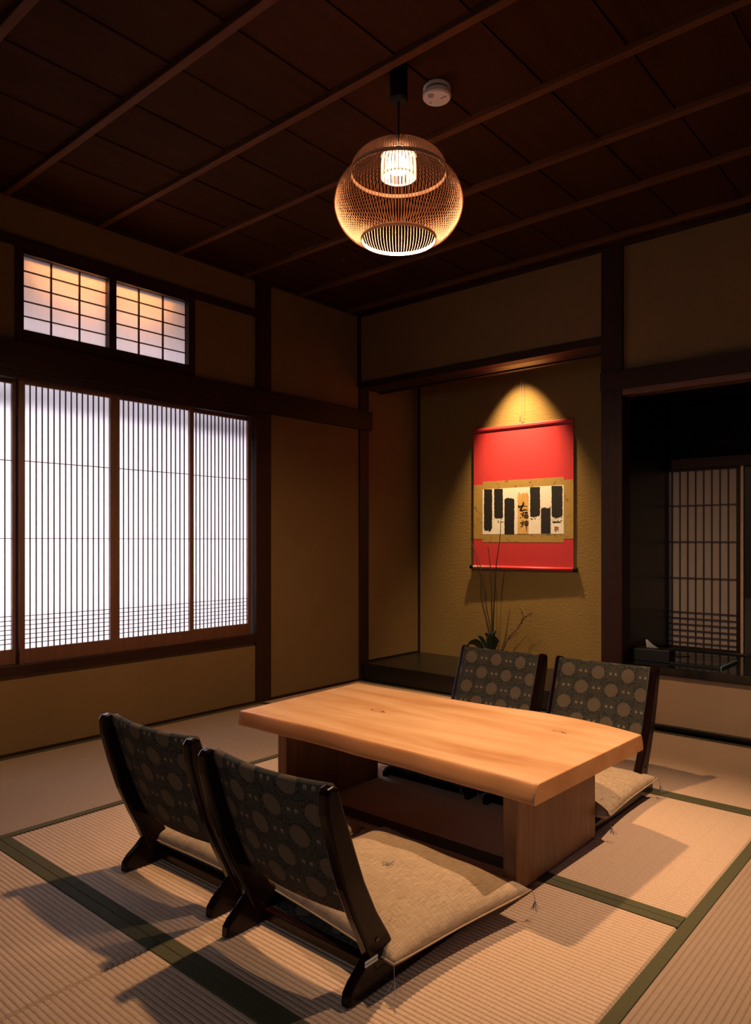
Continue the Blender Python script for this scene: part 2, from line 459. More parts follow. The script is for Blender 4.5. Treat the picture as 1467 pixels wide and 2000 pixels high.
trim(B(XL + .0, XL + .012, 4.535, 4.552, .12, 2.60), M['black_z'])                  # alcove corner fillet
trim(B(XL + .0, XL + .006, 3.94, 4.55, .12, .132), M['black_y'])
trim(B(XL, -1.66, 3.865, 3.93, 0, .122, .004), M['black_x'])                        # alcove step front
trim(B(XL, -1.625, 3.93, 4.55, .09, .120), M['black_x'])                            # alcove floor board
trim(B(-1.668, XR, 3.812, 3.838, 1.815, 1.916, .004), M['post_x'])                  # beam over the nook
trim(B(-1.553, XR, 3.838, 3.93, 1.783, 1.820, .003), M['shoji_x'])                  # lighter nook head board
trim(B(-1.553, XR, 3.90, 3.945, 0, .020, .002), M['black_x'])                       # nook baseboard
trim(B(-1.553, XR, 4.60, 4.66, 1.435, 1.50, .003), M['post_x'])                     # shoji head track in the nook
trim(B(-1.60, XR, 4.56, 4.66, .33, .338, .001), M['black_x'])
trim(B(-1.60, -1.575, 3.955, 4.66, .33, 1.84, .001), M['black_y'])                  # nook side lining
trim(B(-1.60, XR, 3.955, 4.66, 1.83, 1.86), M['black_x'])
desk = struct('trim_%d' % (ti[0] + 1), B(-1.60, XR, 3.895, 4.66, .284, .330, .004), M['black_gloss'])   # low desk board
ti[0] += 1

# ------------------------------------------------------------------ sliding paper windows
def lattice_panel(parent, y0, y1, z0, z1, xf, st, rail_t, rail_b, nv, hz, sw=.0046, hw=.0034):
    """panel in a plane x = const; returns the frame"""
    bm = bmesh.new(); d = .026
    box(bm, xf - d, xf, y0, y0 + st, z0, z1, .0015); box(bm, xf - d, xf, y1 - st, y1, z0, z1, .0015)
    box(bm, xf - d + .002, xf - .002, y0 + st, y1 - st, z1 - rail_t, z1); box(bm, xf - d + .002, xf - .002, y0 + st, y1 - st, z0, z0 + rail_b)
    fr = obj('shoji_panel', bm, M['shoji_z'], parent)
    bm = bmesh.new(); a, b = y0 + st, y1 - st; zb, zt = z0 + rail_b, z1 - rail_t
    for i in range(1, nv + 1):
        y = a + (b - a) * i / (nv + 1); box(bm, xf - .0180, xf - .011, y - sw/2, y + sw/2, zb, zt)
    for z in hz: box(bm, xf - .017, xf - .009, a, b, z - hw/2, z + hw/2)
    obj('lattice', bm, M['kumiko'], fr)
    obj('paper', B(xf - .0195, xf - .0185, a - .004, b + .004, zb - .004, zt + .004), M['paper'], fr)
    return fr
w1 = sempty('window_1', (0, 0, 0))
hz = [1.374, 1.008] + [.642 - .0215 * k for k in range(7)]
for y0, y1, xf in ((1.000, 1.484, XL - .030), (1.478, 1.962, XL - .001), (1.962, 2.446, XL - .001), (2.438, 2.888, XL - .030)):
    lattice_panel(w1, y0, y1, .419, 1.757, xf, .026, .022, .068, 14, hz)
obj('shading_bar', B(XL - .22, XL - .17, .98, 2.9, 1.61, 1.655), M['black_y'], w1)  # unseen bar added to cast a soft band on the paper
w2 = sempty('window_2')
bm = bmesh.new()
for y0, y1 in ((1.456, 1.494), (1.924, 1.964), (2.405, 2.448)): box(bm, XL - .05, XL + .010, y0, y1, 1.93, 2.385, .002)
box(bm, XL - .05, XL + .008, 1.494, 2.405, 2.345, 2.385); box(bm, XL - .05, XL + .008, 1.494, 2.405, 1.925, 1.988)
obj('window_frame', bm, M['post_z'], w2)
for y0, y1 in ((1.494, 1.924), (1.964, 2.405)):
    bm = bmesh.new()
    for i in (1, 2):
        y = y0 + (y1 - y0) * i / 3; box(bm, XL - .030, XL - .018, y - .003, y + .003, 1.985, 2.348)
    for i in range(1, 5):
        z = 1.988 + (2.345 - 1.988) * i / 5; box(bm, XL - .028, XL - .016, y0, y1, z - .0022, z + .0022)
    la = obj('lattice', bm, M['kumiko'], w2)
    obj('paper', B(XL - .0315, XL - .0305, y0 - .004, y1 + .004, 1.984, 2.349), M['paper'], w2)
# nook shoji (plane y = const)
w3 = sempty('window_3')
def nook_panel(x0, x1, yf):
    bm = bmesh.new(); z0, z1 = .338, 1.437
    box(bm, x0, x0 + .022, yf, yf + .026, z0, z1, .001); box(bm, x1 - .022, x1, yf, yf + .026, z0, z1, .001)
    box(bm, x0 + .022, x1 - .022, yf + .002, yf + .024, z1 - .014, z1); box(bm, x0 + .022, x1 - .022, yf + .002, yf + .024, z0, z0 + .010)
    fr = obj('shoji_panel', bm, M['post_z'], w3)
    bm = bmesh.new(); a, b = x0 + .022, x1 - .022
    for i in range(1, 10):
        x = a + (b - a) * i / 10; box(bm, x - .0035, x + .0035, yf + .006, yf + .017, z0, z1)
    for z in [1.212, .990, .768] + [.557 - .037 * k for k in range(6)]: box(bm, a, b, yf + .004, yf + .016, z - .0032, z + .0032)
    obj('lattice', bm, M['kumiko'], fr)
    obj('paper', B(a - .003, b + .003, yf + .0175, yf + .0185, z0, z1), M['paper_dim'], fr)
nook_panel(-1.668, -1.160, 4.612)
bm = bmesh.new(); box(bm, -1.157, -1.142, 4.604, 4.632, .338, 1.437, .001)
o = obj('edge_strip', bm, M['ring'], w3)  # pale colour stands for the light caught by this shoji edge
o['label'] = 'shoji edge strip coloured pale as if brightly lit'
obj('dark_panel', B(-1.142, -.2, 4.632, 4.650, .338, 1.437), M['black_z'], w3)
obj('lower_board', B(-1.142, -.2, 4.626, 4.633, .338, .66), M['grey_board'], w3)
# window in the wall behind the camera
w4 = sempty('window_4')
for i in range(4):
    x0 = -1.3 + i * .575
    bm = bmesh.new(); box(bm, x0, x0 + .03, YR - .03, YR, 0, 1.8); box(bm, x0 + .545, x0 + .575, YR - .03, YR, 0, 1.8)
    for z in (0, .35, .7, 1.05, 1.4, 1.77): box(bm, x0 + .03, x0 + .545, YR - .025, YR - .005, z, z + .03)
    fr = obj('shoji_panel', bm, M['shoji_z'], w4)

# ------------------------------------------------------------------ low table
TX, TY = -1.54, 2.06
tb = thing('low_table', 'low pale slab table with live edges and two board legs, between the legless chairs', 'table', (TX, TY, 0))
def spl(pts, n=6):
    out = []
    for i in range(len(pts) - 1):
        p0 = pts[max(i-1, 0)]; p1 = pts[i]; p2 = pts[i+1]; p3 = pts[min(i+2, len(pts)-1)]
        for k in range(n):
            t = k / n
            out.append(tuple(.5 * ((2*p1[j]) + (-p0[j]+p2[j])*t + (2*p0[j]-5*p1[j]+4*p2[j]-p3[j])*t*t + (-p0[j]+3*p1[j]-3*p2[j]+p3[j])*t**3) for j in range(len(p1))))
    out.append(pts[-1]); return out
front = spl([(-2.165, 1.728), (-1.95, 1.734), (-1.71, 1.738), (-1.45, 1.733), (-1.25, 1.728), (-1.08, 1.722), (-.919, 1.717)])
back = spl([(-.897, 2.377), (-.962, 2.400), (-1.055, 2.425), (-1.171, 2.442), (-1.308, 2.445), (-1.492, 2.420), (-1.733, 2.411), (-2.188, 2.408)])
def loop(off, z, wob=0, ends=0):
    out = []
    for i, (x, y) in enumerate(front): out.append((x - TX + (ends if i == len(front)-1 else (-ends if i == 0 else 0)), y - off * (.35 + .65 * i / len(front)) + wob * math.sin(x * 17) * .5 + wob * math.sin(x * 41) * .3 - TY, z))
    for i, (x, y) in enumerate(back): out.append((x - TX + (ends if i == 0 else (-ends if i == len(back)-1 else 0)), y + off * .7 + wob * math.sin(x * 23) * .5 - TY, z))
    return out
bm = bmesh.new()
# underside, live edge (bulging out towards the bottom), chamfer, top
layers = [loop(.018, .3075, .003), loop(.023, .3095, .004), loop(.024, .315, .004), loop(.020, .328, .004), loop(.013, .342, .003), loop(.006, .352, .002), loop(.001, .3580, .001), loop(-.004, .36, 0, -.0015)]
rs = [[bm.verts.new(p) for p in L] for L in layers]
n = len(rs[0])
for a, b in zip(rs, rs[1:]):
    for i in range(n):
        f = bm.faces.new((a[i], a[(i+1) % n], b[(i+1) % n], b[i])); f.material_index = 1; f.smooth = i not in (len(front) - 1, n - 1)
bm.faces.new(rs[0][::-1]).material_index = 1
bm.faces.new(rs[-1])
top = obj('tabletop', bm, None, tb, mats=[M['table_top'], M['table_edge']])
for x0, x1 in ((-2.035, -1.988), (-1.076, -1.030)):
    obj('leg', B(x0 - TX, x1 - TX, 1.80 - TY, 2.318 - TY, .006, .3085, .003), M['leg'], tb)
for x0, x1 in ((-2.030, -1.993), (-1.071, -1.035)):
    for y in (1.84, 2.29): obj('foot_pad', B(x0 - TX, x1 - TX, y - .03 - TY, y + .03 - TY, 0, .008), M['black'], tb)

# ------------------------------------------------------------------ legless chairs
def rail_pts():
    return [(-.285, .004), (-.283, .028), (-.268, .046), (-.240, .066), (-.222, .082), (-.185, .112), (-.150, .104), (-.110, .060), (-.06, .046), (.05, .040), (.20, .036), (.265, .032), (.28, .020), (.28, .0), (.2, .0), (-.10, .0), (-.20, .0), (-.275, .0)]
def post_pts():
    # side outline of the reclined post: lower end wide, curving up to a narrow rounded top
    fr = [(-.120, .050), (-.150, .110), (-.195, .180), (-.235, .260), (-.270, .350), (-.300, .430), (-.312, .468)]
    top = [(-.318, .482), (-.332, .489), (-.347, .486), (-.356, .474)]
    bk = [(-.352, .430), (-.330, .350), (-.300, .260), (-.265, .180), (-.235, .120), (-.212, .068), (-.200, .045)]
    return fr + top + bk
def make_chair(label):
    t = thing('legless_chair', label, 'chair', group='zaisu chairs around the low table')
    for s in (-1, 1):
        x0, x1 = s * .221, s * .194
        a, b = min(x0, x1), max(x0, x1)
        obj('side_rail', prism(bmesh.new(), rail_pts(), a, b, .006), M['lacquer'], t)
        a2, b2 = (.192, .223) if s > 0 else (-.223, -.192)
        p = obj('back_post', prism(bmesh.new(), post_pts(), a2, b2, .007), M['lacquer'], t)
        sx = b2 if s > 0 else a2
        for yy, zz in ((-.198, .118), (-.188, .085)):
            bm = bmesh.new(); r = bmesh.ops.create_cone(bm, cap_ends=True, segments=12, radius1=.006, radius2=.005, depth=.003,
                                      matrix=Matrix.Translation((sx + s * .001, yy, zz)) @ Matrix.Rotation(PI/2, 4, 'Y'))
            obj('bolt', bm, M['black_gloss'], p)
    bm = bmesh.new(); box(bm, -.194, .194, .235, .262, .006, .030, .003)
    obj('cross_bar', bm, M['lacquer'], t)
    bm = bmesh.new(); box(bm, -.194, .194, -.17, -.14, .010, .036, .003)
    obj('cross_bar', bm, M['lacquer'], t)
    # seat pad, brocade covered
    bm = bmesh.new(); nx, ny = 10, 10; uvl = bm.loops.layers.uv.new('UV')
    def sgrid(zf, flip):
        g = [[bm.verts.new((-.186 + .372*i/nx, -.145 + .40*j/ny, zf(i/nx, j/ny))) for i in range(nx+1)] for j in range(ny+1)]
        for j in range(ny):
            for i in range(nx): bm.faces.new((g[j][i], g[j][i+1], g[j+1][i+1], g[j+1][i]))
        return g
    def hump(u, v): return min(1, 4*u*(1-u)*1.6) ** .5 * min(1, 4*v*(1-v)*1.6) ** .5
    g1 = sgrid(lambda u, v: .036 + .014 * hump(u, v), 0); g0 = sgrid(lambda u, v: .026, 1)
    for G in (1,):
        for i in range(nx):
            bm.faces.new((g0[0][i], g0[0][i+1], g1[0][i+1], g1[0][i])); bm.faces.new((g0[-1][i+1], g0[-1][i], g1[-1][i], g1[-1][i+1]))
        for j in range(ny):
            bm.faces.new((g0[j+1][0], g0[j][0], g1[j][0], g1[j+1][0])); bm.faces.new((g0[j][-1], g0[j+1][-1], g1[j+1][-1], g1[j][-1]))
    for f in bm.faces:
        for l in f.loops: l[uvl].uv = (l.vert.co.x, l.vert.co.y)
    obj('seat_pad', bm, M['brocade'], t, smooth=True)
    # back pad: slung between the posts, bowed backwards, rolled over the top
    bm = bmesh.new(); uvl = bm.loops.layers.uv.new('UV')
    NX = 16
    cl = [(-.198, .165), (-.221, .215), (-.243, .265), (-.264, .320), (-.283, .375), (-.300, .430), (-.315, .474)]   # centre line (y,z)
    arc = [0]
    for a, b in zip(cl, cl[1:]): arc.append(arc[-1] + math.dist(a, b))
    th = .013
    def frame(k):
        a = Vector(cl[max(k-1, 0)]); b = Vector(cl[min(k+1, len(cl)-1)]); d = (b - a).normalized(); return Vector((d.y, -d.x))  # towards the front (+y)
    sec = []                                # closed section (y, z, v) round the pad
    for k, p in enumerate(cl): nrm = frame(k); sec.append((p[0] + nrm.x*th, p[1] + nrm.y*th, arc[k]))
    k = len(cl) - 1; nrm = frame(k); d = Vector((-nrm.y, nrm.x))
    for q in (.25, .5, .75):
        a = PI * q; o_ = nrm * math.cos(a) * th + d * math.sin(a) * th
        sec.append((cl[k][0] + o_.x, cl[k][1] + o_.y, arc[k] + .013 * q * 3))
    for k in range(len(cl) - 1, -1, -1):
        p = cl[k]; nrm = frame(k); sec.append((p[0] - nrm.x*th, p[1] - nrm.y*th, arc[-1]*2 + .039 - arc[k]))
    cols = []
    for i in range(NX + 1):
        u = -1 + 2*i/NX; bow = -.024 * (1 - u*u)
        cols.append([bm.verts.new((u * .196, y + bow * (.9), z - .004 * (1 - u*u) * (1 if z > .4 else 0))) for y, z, v in sec])
    ns = len(sec)
    for i in range(NX):
        for j in range(ns):
            j2 = (j+1) % ns
            f = bm.faces.new((cols[i][j], cols[i+1][j], cols[i+1][j2], cols[i][j2]))
            us = [(-1 + 2*i/NX) * .196, (-1 + 2*(i+1)/NX) * .196]
            vv = [sec[j][2], sec[j2][2] if j2 else arc[-1]*2 + .039 + .026]
            for l, (a, b) in zip(f.loops, ((us[0], vv[0]), (us[1], vv[0]), (us[1], vv[1]), (us[0], vv[1]))): l[uvl].uv = (a + .012, b + .02)
    bm.faces.new([c for c in cols[0]][::-1]); bm.faces.new(cols[-1])
    obj('back_pad', bm, M['brocade'], t, smooth=True)
    return t
def copy_tree(o, parent=None):
    c = o.copy(); COL.objects.link(c)
    if parent is not None: c.parent = parent
    for ch in [k for k in bpy.data.objects if k.parent == o]: copy_tree(ch, c)
    return c
ch = make_chair('dark lacquered legless chair seen from behind, nearest the camera, white sticker on its side')
others = [copy_tree(ch) for _ in range(3)]
ch.location = (-1.268, 1.412, 0)
labs = ['dark legless chair seen from behind, at the far left in front of the window wall',
        'brocade legless chair facing the camera, behind the table and nearer the alcove flowers',
        'brocade legless chair facing the camera, behind the table at the right, near the tissue box']
for o, l, (x, y, r) in zip(others, labs, ((-1.797, 1.440, .015), (-1.770, 2.625, PI), (-1.272, 2.625, PI))):
    o.location = (x, y, 0); o.rotation_euler = (0, 0, r); o['label'] = l
st = obj('label_sticker', B(.2232, .2240, -.218, -.176, .0, .013), M['tag'], ch)
st.location = (0, -.02, .072); st['label'] = 'small white sticker with a line of grey print'
st.rotation_euler = (math.radians(0), 0, 0)
bm = bmesh.new()
for i in range(9): box(bm, .2238, .2243, -.216 + i*.0045, -.216 + i*.0045 + .003, .0045, .0085)
pr = obj('sticker_print', bm, M['tagprint'], st)

# ------------------------------------------------------------------ floor cushions
def make_cushion(label):
    t = thing('floor_cushion', label, 'cushion', group='linen cushions on the legless chairs')
    bm = bmesh.new(); uvl = bm.loops.layers.uv.new('UV'); N = 28; W, D = .284, .250
    def P(u, v, s):
        # pointed corners, slightly drawn-in sides
        cx = u * W * (1 - .055 * (1 - v*v) ** 1.0) ; cy = v * D * (1 - .055 * (1 - u*u))
        e = (1 - u**4) * (1 - v**4); e = max(e, 0)
        h = e ** .36 * .040 + ((1-u*u)*(1-v*v)) * .026
        w = .0025 * math.sin(u*9 + v*4) * e + .0018 * math.sin(v*13 - u*5) * e
        tuft = -.012 * math.exp(-((u*u + v*v) / .006)) if s > 0 else 0
        z = .033 + (h + w + tuft if s > 0 else -(e ** .5) * .026)
        if s > 0 : z += .010 * (abs(u*v)) ** 3
        return (cx, cy, z)
    g = {}
    for s in (1, -1):
        for j in range(N+1):
            for i in range(N+1):
                u, v = -1 + 2*i/N, -1 + 2*j/N
                u, v = math.sin(u*PI/2) * .5 + u * .5, math.sin(v*PI/2) * .5 + v * .5
                if s == -1 and (i in (0, N) or j in (0, N)): g[s, i, j] = g[1, i, j]
                else: g[s, i, j] = bm.verts.new(P(u, v, s))
        for j in range(N):
            for i in range(N):
                q = (g[s, i, j], g[s, i+1, j], g[s, i+1, j+1], g[s, i, j+1])
                f = bm.faces.new(q if s > 0 else q[::-1])
    for f in bm.faces:
        for l in f.loops: l[uvl].uv = (l.vert.co.x, l.vert.co.y)
    obj('cushion_cover', bm, M['linen'], t, smooth=True)
    # piping seam
    bm = bmesh.new(); pts = []
    for k in range(4 * 16):
        s_, q = divmod(k, 16); q = -1 + 2*q/16
        u, v = [(q, -1), (1, q), (-q, 1), (-1, -q)][s_]
        pts.append((*P(u, v, 1)[:2], .033 + .010*(abs(u*v))**3))
    tube(bm, pts + [pts[0]], .0022, 6, False)
    obj('seam', bm, M['linen'], t, smooth=True)
    for a, b in ((1, 1), (1, -1), (-1, 1), (-1, -1)):
        bm = bmesh.new(); x, y = a * W, b * D
        for k in range(7):
            rx, ry = random.uniform(-.008, .008), random.uniform(-.008, .008)
            tube(bm, [(x, y, .042), (x + a*.006, y + b*.005, .030), (x + a*.008, y + b*.006, .016), (x + a*.010 + rx, y + b*.008 + ry, .001), (x + a*.014 + rx*2, y + b*.010 + ry*2, -.008)], .0008, 5)
        obj('tassel', bm, M['thread'], t)
    bm = bmesh.new()
    for k in range(6):
        a = k * 1.05 + .3; tube(bm, [(0, 0, .083), (.006*math.cos(a), .006*math.sin(a), .095), (.018*math.cos(a), .02*math.sin(a), .093 + .004*(k % 2))], .0009, 5)
    obj('centre_thread', bm, M['thread'], t)
    return t
cu = make_cushion('beige linen floor cushion with centre thread, in full view at the front of the table')
cs = [copy_tree(cu) for _ in range(3)]
cu.location = (-1.252, 1.502, .034); cu.rotation_euler = (0, 0, math.radians(-7))
for o, l, (x, y, r) in zip(cs, ('beige linen cushion mostly hidden behind the backrest at the far left',
                                'beige linen cushion hidden behind the table on the chair near the alcove flowers',
                                'beige linen cushion peeking out right of the table leg, on the far right chair'),
                           ((-1.80, 1.500, .02), (-1.768, 2.56, PI + .02), (-1.282, 2.575, PI + .035))):
    o.location = (x, y, .036); o.rotation_euler = (0, 0, r); o['label'] = l
cs[0].location.z = .030; cs[0].scale = (.88, .96, 1); cs[1].scale = (.94, 1, 1)

# ------------------------------------------------------------------ pendant lamp
LX, LY = -1.555, 1.92
lamp = thing('pendant_lamp', 'glowing round woven bamboo pendant lamp hanging over the low table', 'lamp', (LX, LY, 2.02))
Z0 = 2.02
prof = spl([(.126, 2.026), (.165, 2.042), (.196, 2.075), (.214, 2.115), (.218, 2.150), (.210, 2.190), (.190, 2.225), (.160, 2.248)], 5)
capp = spl([(.162, 2.248), (.160, 2.272), (.143, 2.298), (.108, 2.322), (.06, 2.336), (.018, 2.340)], 5)
bm = bmesh.new(); NS = 120
def strand(pr, ang, r, tw=0):
    n = len(pr); tube(bm, [(R*math.cos(ang + tw*i/n), R*math.sin(ang + tw*i/n), z - Z0) for i, (R, z) in enumerate(pr)], r, 4, False)
pr2 = prof[::2] + [prof[-1]]
for k in range(NS): strand(pr2, 2*PI*k/NS, .0012)
obj('lamp_shade', bm, M['strand'], lamp, smooth=True)
bm = bmesh.new(); cp2 = capp[::2] + [capp[-1]]
for k in range(120): strand(cp2, 2*PI*k/120, .0009)
obj('shade_cap', bm, M['strand'], lamp, smooth=True)
def ring(name, r, z, w, h):
    bm = bmesh.new(); lathe(bm, [(r - w, z - h - Z0), (r, z - h - Z0), (r, z + h - Z0), (r - w, z + h - Z0)], 96, close=True)
    return obj(name, bm, M['ring'], lamp, smooth=False)
ring('bottom_ring', .128, 2.024, .003, .006); ring('neck_ring', .163, 2.248, .003, .006); ring('top_ring', .020, 2.340, .004, .004)
# inner diffuser: open tube of glowing slats round a bright bulb
bm = bmesh.new()
for k in range(56):
    a = 2*PI*k/56; c_, s_ = math.cos(a), math.sin(a)
    tube(bm, [(.058*c_, .058*s_, 2.236 - Z0), (.058*c_, .058*s_, 2.27 - Z0), (.058*c_, .058*s_, 2.304 - Z0)], .0022, 4)
lathe(bm, [(.0555, 2.234 - Z0), (.060, 2.234 - Z0), (.060, 2.239 - Z0), (.0555, 2.239 - Z0)], 72, close=True)
lathe(bm, [(.020, 2.303 - Z0), (.060, 2.303 - Z0), (.060, 2.307 - Z0), (.020, 2.307 - Z0)], 72, close=True)
obj('diffuser', bm, M['glow_soft'], lamp)
bm = bmesh.new(); lathe(bm, [(0, 2.252 - Z0), (.030, 2.256 - Z0), (.041, 2.270 - Z0), (.041, 2.290 - Z0), (.030, 2.300 - Z0), (0, 2.302 - Z0)], 32)
obj('bulb', bm, M['glow'], lamp, smooth=True)
bm = bmesh.new(); tube(bm, [(0, 0, 2.30 - Z0), (0, 0, 2.40 - Z0), (0, 0, 2.50 - Z0)], .0035, 8); obj('cord', bm, M['cord'], lamp)
bm = bmesh.new(); lathe(bm, [(0, 2.306 - Z0), (.012, 2.306 - Z0), (.012, 2.355 - Z0), (0, 2.357 - Z0)], 24); obj('socket', bm, M['cord'], lamp, smooth=True)
bm = bmesh.new(); lathe(bm, [(0, 2.494 - Z0), (.026, 2.494 - Z0), (.031, 2.500 - Z0), (.031, 2.612 - Z0), (0, 2.612 - Z0)], 40); obj('canopy', bm, M['deep_black'], lamp, smooth=False)

# smoke detector
sd = thing('smoke_detector', 'round white smoke detector on the dark board ceiling behind the pendant lamp', 'smoke detector', (-1.52, 2.093, 2.568))
bm = bmesh.new(); lathe(bm, [(0, .043), (.047, .043), (.049, .038), (.049, .030), (0, .030)], 48); obj('base', bm, M['white_plastic'], sd, smooth=False)
bm = bmesh.new(); lathe(bm, [(0, .031), (.043, .031), (.043, .022), (0, .022)], 48); obj('vent_gap', bm, M['black'], sd)
bm = bmesh.new(); lathe(bm, [(0, .024), (.047, .024), (.050, .020), (.050, .006), (.046, .001), (0, 0)], 48); obj('cover', bm, M['white_plastic'], sd)
bm = bmesh.new(); lathe(bm, [(0, .0), (.011, .0), (.011, -.0015), (0, -.0015)], 24, (-.005, -.030)); obj('test_button', bm, M['grey_plastic'], sd)
bm = bmesh.new(); lathe(bm, [(0, .0), (.004, .0), (.004, -.001), (0, -.001)], 16, (-.029, .002)); obj('indicator', bm, M['grey_plastic'], sd)
bm = bmesh.new(); box(bm, .012, .036, .006, .0075, -.001, .001); obj('slit', bm, M['black'], sd)
hk = thing('ceiling_hook', 'tiny bright metal hook on the dark ceiling left of the pendant lamp', 'hook', (-2.81, 2.951, 2.543))
bm = bmesh.new(); tube(bm, [(0, 0, .07), (0, 0, .035), (.004, 0, .026), (.009, 0, .022), (.014, 0, .027), (.015, 0, .034)], .0022, 8)
obj('hook_wire', bm, M['chrome'], hk, smooth=True)
bm = bmesh.new(); lathe(bm, [(0, .066), (.008, .066), (.009, .069), (.009, .0705), (0, .0705)], 20); obj('hook_plate', bm, M['chrome'], hk)

# ------------------------------------------------------------------ hanging scroll
S = thing('hanging_scroll', 'red hanging scroll with black brush strokes and gold calligraphy on the alcove wall', 'scroll', (-2.560, 4.532, .805), math.radians(.9))
HWs = .391
def rip(z): return -.0015 * math.cos(z * 7)
def sheet(name, pts, y, mat, parent=S, t=.0012):
    """flat outline in the scroll's plane (x, z), thickness t towards the room"""
    bm = bmesh.new(); prism(bm, [(a, b) for a, b in pts], y - t, y, axis=1); return obj(name, bm, mat, parent)
def rect(x0, x1, z0, z1): return [(x0, z0), (x1, z0), (x1, z1), (x0, z1)]
body = sheet('red_mount', rect(-HWs, HWs, 0, 1.0), 0, M['red'])
ax0, ax1 = -.314, .322; az0, az1 = .238, .567
gold = [(-HWs, .203), (ax0, .203), (ax0, .180), (ax1, .180), (ax1, .205), (HWs, .205), (HWs, .602), (ax1, .602), (ax1, .622), (ax0, .622), (ax0, .600), (-HWs, .600)]
sheet('gold_brocade', gold, -.0013, M['goldcloth'], t=.0008)
art = sheet('calligraphy_sheet', rect(ax0, ax1, az0, az1), -.0022, M['artpaper'], t=.0006)
def A(px, py):       # position on the sheet from fractions read off the sheet
    u = (px - 253) / 975.0; topy = 85 - 48 * u; v = (635 - py) / (635 - topy)
    return (ax0 + (ax1 - ax0) * u, az0 + (az1 - az0) * v)
YI = -.0029
def blobpoly(bm, pts, mi=0):
    prism(bm, pts, YI - .0004, YI, axis=1)
def brush(x0, x1, yt, yb, top_rag, bot_rag, splat=0):
    """a broad vertical brush mark with ragged ends"""
    bm = bmesh.new(); L, R_ = [], []
    N = 26
    for i in range(N + 1):
        y = yt + (yb - yt) * i / N
        L.append((x0 + random.uniform(-2.5, 2.5), y)); R_.append((x1 + random.uniform(-3, 3), y))
    def end(y, rag, xa, xb, sgn):
        k = 12; out = []
        for i in range(1, k):
            x = xa + (xb - xa) * i / k; rnd = (1 - (2*i/k - 1)**2) ** .5
            out.append((x, y + sgn * (rnd * abs(rag) * .55 + random.uniform(-.35, .45) * max(rag - 18, 0)) if rag else y))
        return out
    pts = L + end(yb, bot_rag, x0, x1, 1) + R_[::-1] + end(yt, top_rag, x1, x0, -1)
    blobpoly(bm, [A(*p) for p in pts])
    for _ in range(splat):
        sy = yb + random.uniform(0, 65) if bot_rag else yt - random.uniform(0, 40)
        sx = random.uniform(x0, x1); r = random.uniform(1.5, 7)
        blobpoly(bm, [A(sx + r*(1+random.random()*.5)*math.cos(a*PI/3), sy + r*math.sin(a*PI/3)) for a in range(6)])
    return bm
strokes = [(272, 376, 84, 555, 0, 62, 0), (402, 512, 79, 425, 0, 34, 16), (532, 653, 215, 634, 34, 0, 3),
           (843, 958, 58, 395, 0, 55, 12), (970, 1080, 335, 630, 36, 0, 9), (1092, 1213, 46, 410, 0, 44, 18)]
for s_ in strokes: obj('brush_stroke', brush(*s_), M['ink'], art)
o = obj('gold_stroke', brush(692, 824, 165, 634, 70, 0, 0), M['goldink'], art); o['label'] = 'gold brush stroke behind the characters'
bm = bmesh.new(); blobpoly(bm, [A(*p) for p in ((1100, 486), (1112, 480), (1150, 484), (1190, 483), (1197, 492), (1190, 500), (1150, 498), (1118, 503), (1102, 498))]); obj('ink_dash', bm, M['ink'], art)
def ribbon(bm, pts, y):
    pts = [(a, b, c * 1.25) for a, b, c in pts]
    """brush line: points (x, y, halfwidth) in sheet pixels"""
    pts = spl(pts, 4)
    for (a, b) in zip(pts, pts[1:]):
        d = Vector((b[0]-a[0], b[1]-a[1]));
        if d.length < 1e-6: continue
        nrm = Vector((-d.y, d.x)).normalized()
        q = [(a[0]+nrm.x*a[2], a[1]+nrm.y*a[2]), (b[0]+nrm.x*b[2], b[1]+nrm.y*b[2]), (b[0]-nrm.x*b[2], b[1]-nrm.y*b[2]), (a[0]-nrm.x*a[2], a[1]-nrm.y*a[2])]
        prism(bm, [A(*p) for p in q], y - .0003, y, axis=1)
    for p in pts[::2] + [pts[-1]]:
        prism(bm, [A(p[0] + p[2]*math.cos(k*PI/4), p[1] + p[2]*math.sin(k*PI/4)) for k in range(8)], y - .0003, y, axis=1)
YC = YI - .0005
bm = bmesh.new()   # first character
for s_ in ([(706, 284, 4), (708, 302, 8), (722, 300, 7), (740, 291, 6), (770, 290, 4), (806, 296, 3)],
           [(764, 248, 6), (762, 266, 8), (754, 290, 8), (738, 318, 8), (728, 342, 9), (745, 348, 7), (775, 338, 6), (804, 340, 5)],): ribbon(bm, s_, YC)
obj('character', bm, M['ink'], art)
bm = bmesh.new()   # second character
for s_ in ([(757, 362, 3), (764, 370, 5)], [(734, 388, 5), (750, 384, 4), (770, 380, 3)], [(768, 382, 4), (758, 398, 4), (744, 410, 3)],
           [(756, 396, 4), (757, 415, 4), (755, 432, 3)], [(762, 402, 3), (768, 410, 4)], [(724, 432, 4), (730, 436, 4)],
           [(780, 368, 4), (800, 366, 4), (816, 368, 3)], [(784, 380, 4), (806, 378, 4), (806, 392, 3), (786, 394, 3), (784, 382, 3)],
           [(778, 410, 5), (790, 404, 5), (812, 404, 5), (818, 418, 5), (812, 436, 5), (790, 438, 5), (778, 426, 5), (778, 412, 4)],
           [(796, 406, 3), (796, 434, 3)], [(780, 421, 3), (814, 420, 3)]): ribbon(bm, s_, YC)
obj('character', bm, M['ink'], art)
bm = bmesh.new()   # third character
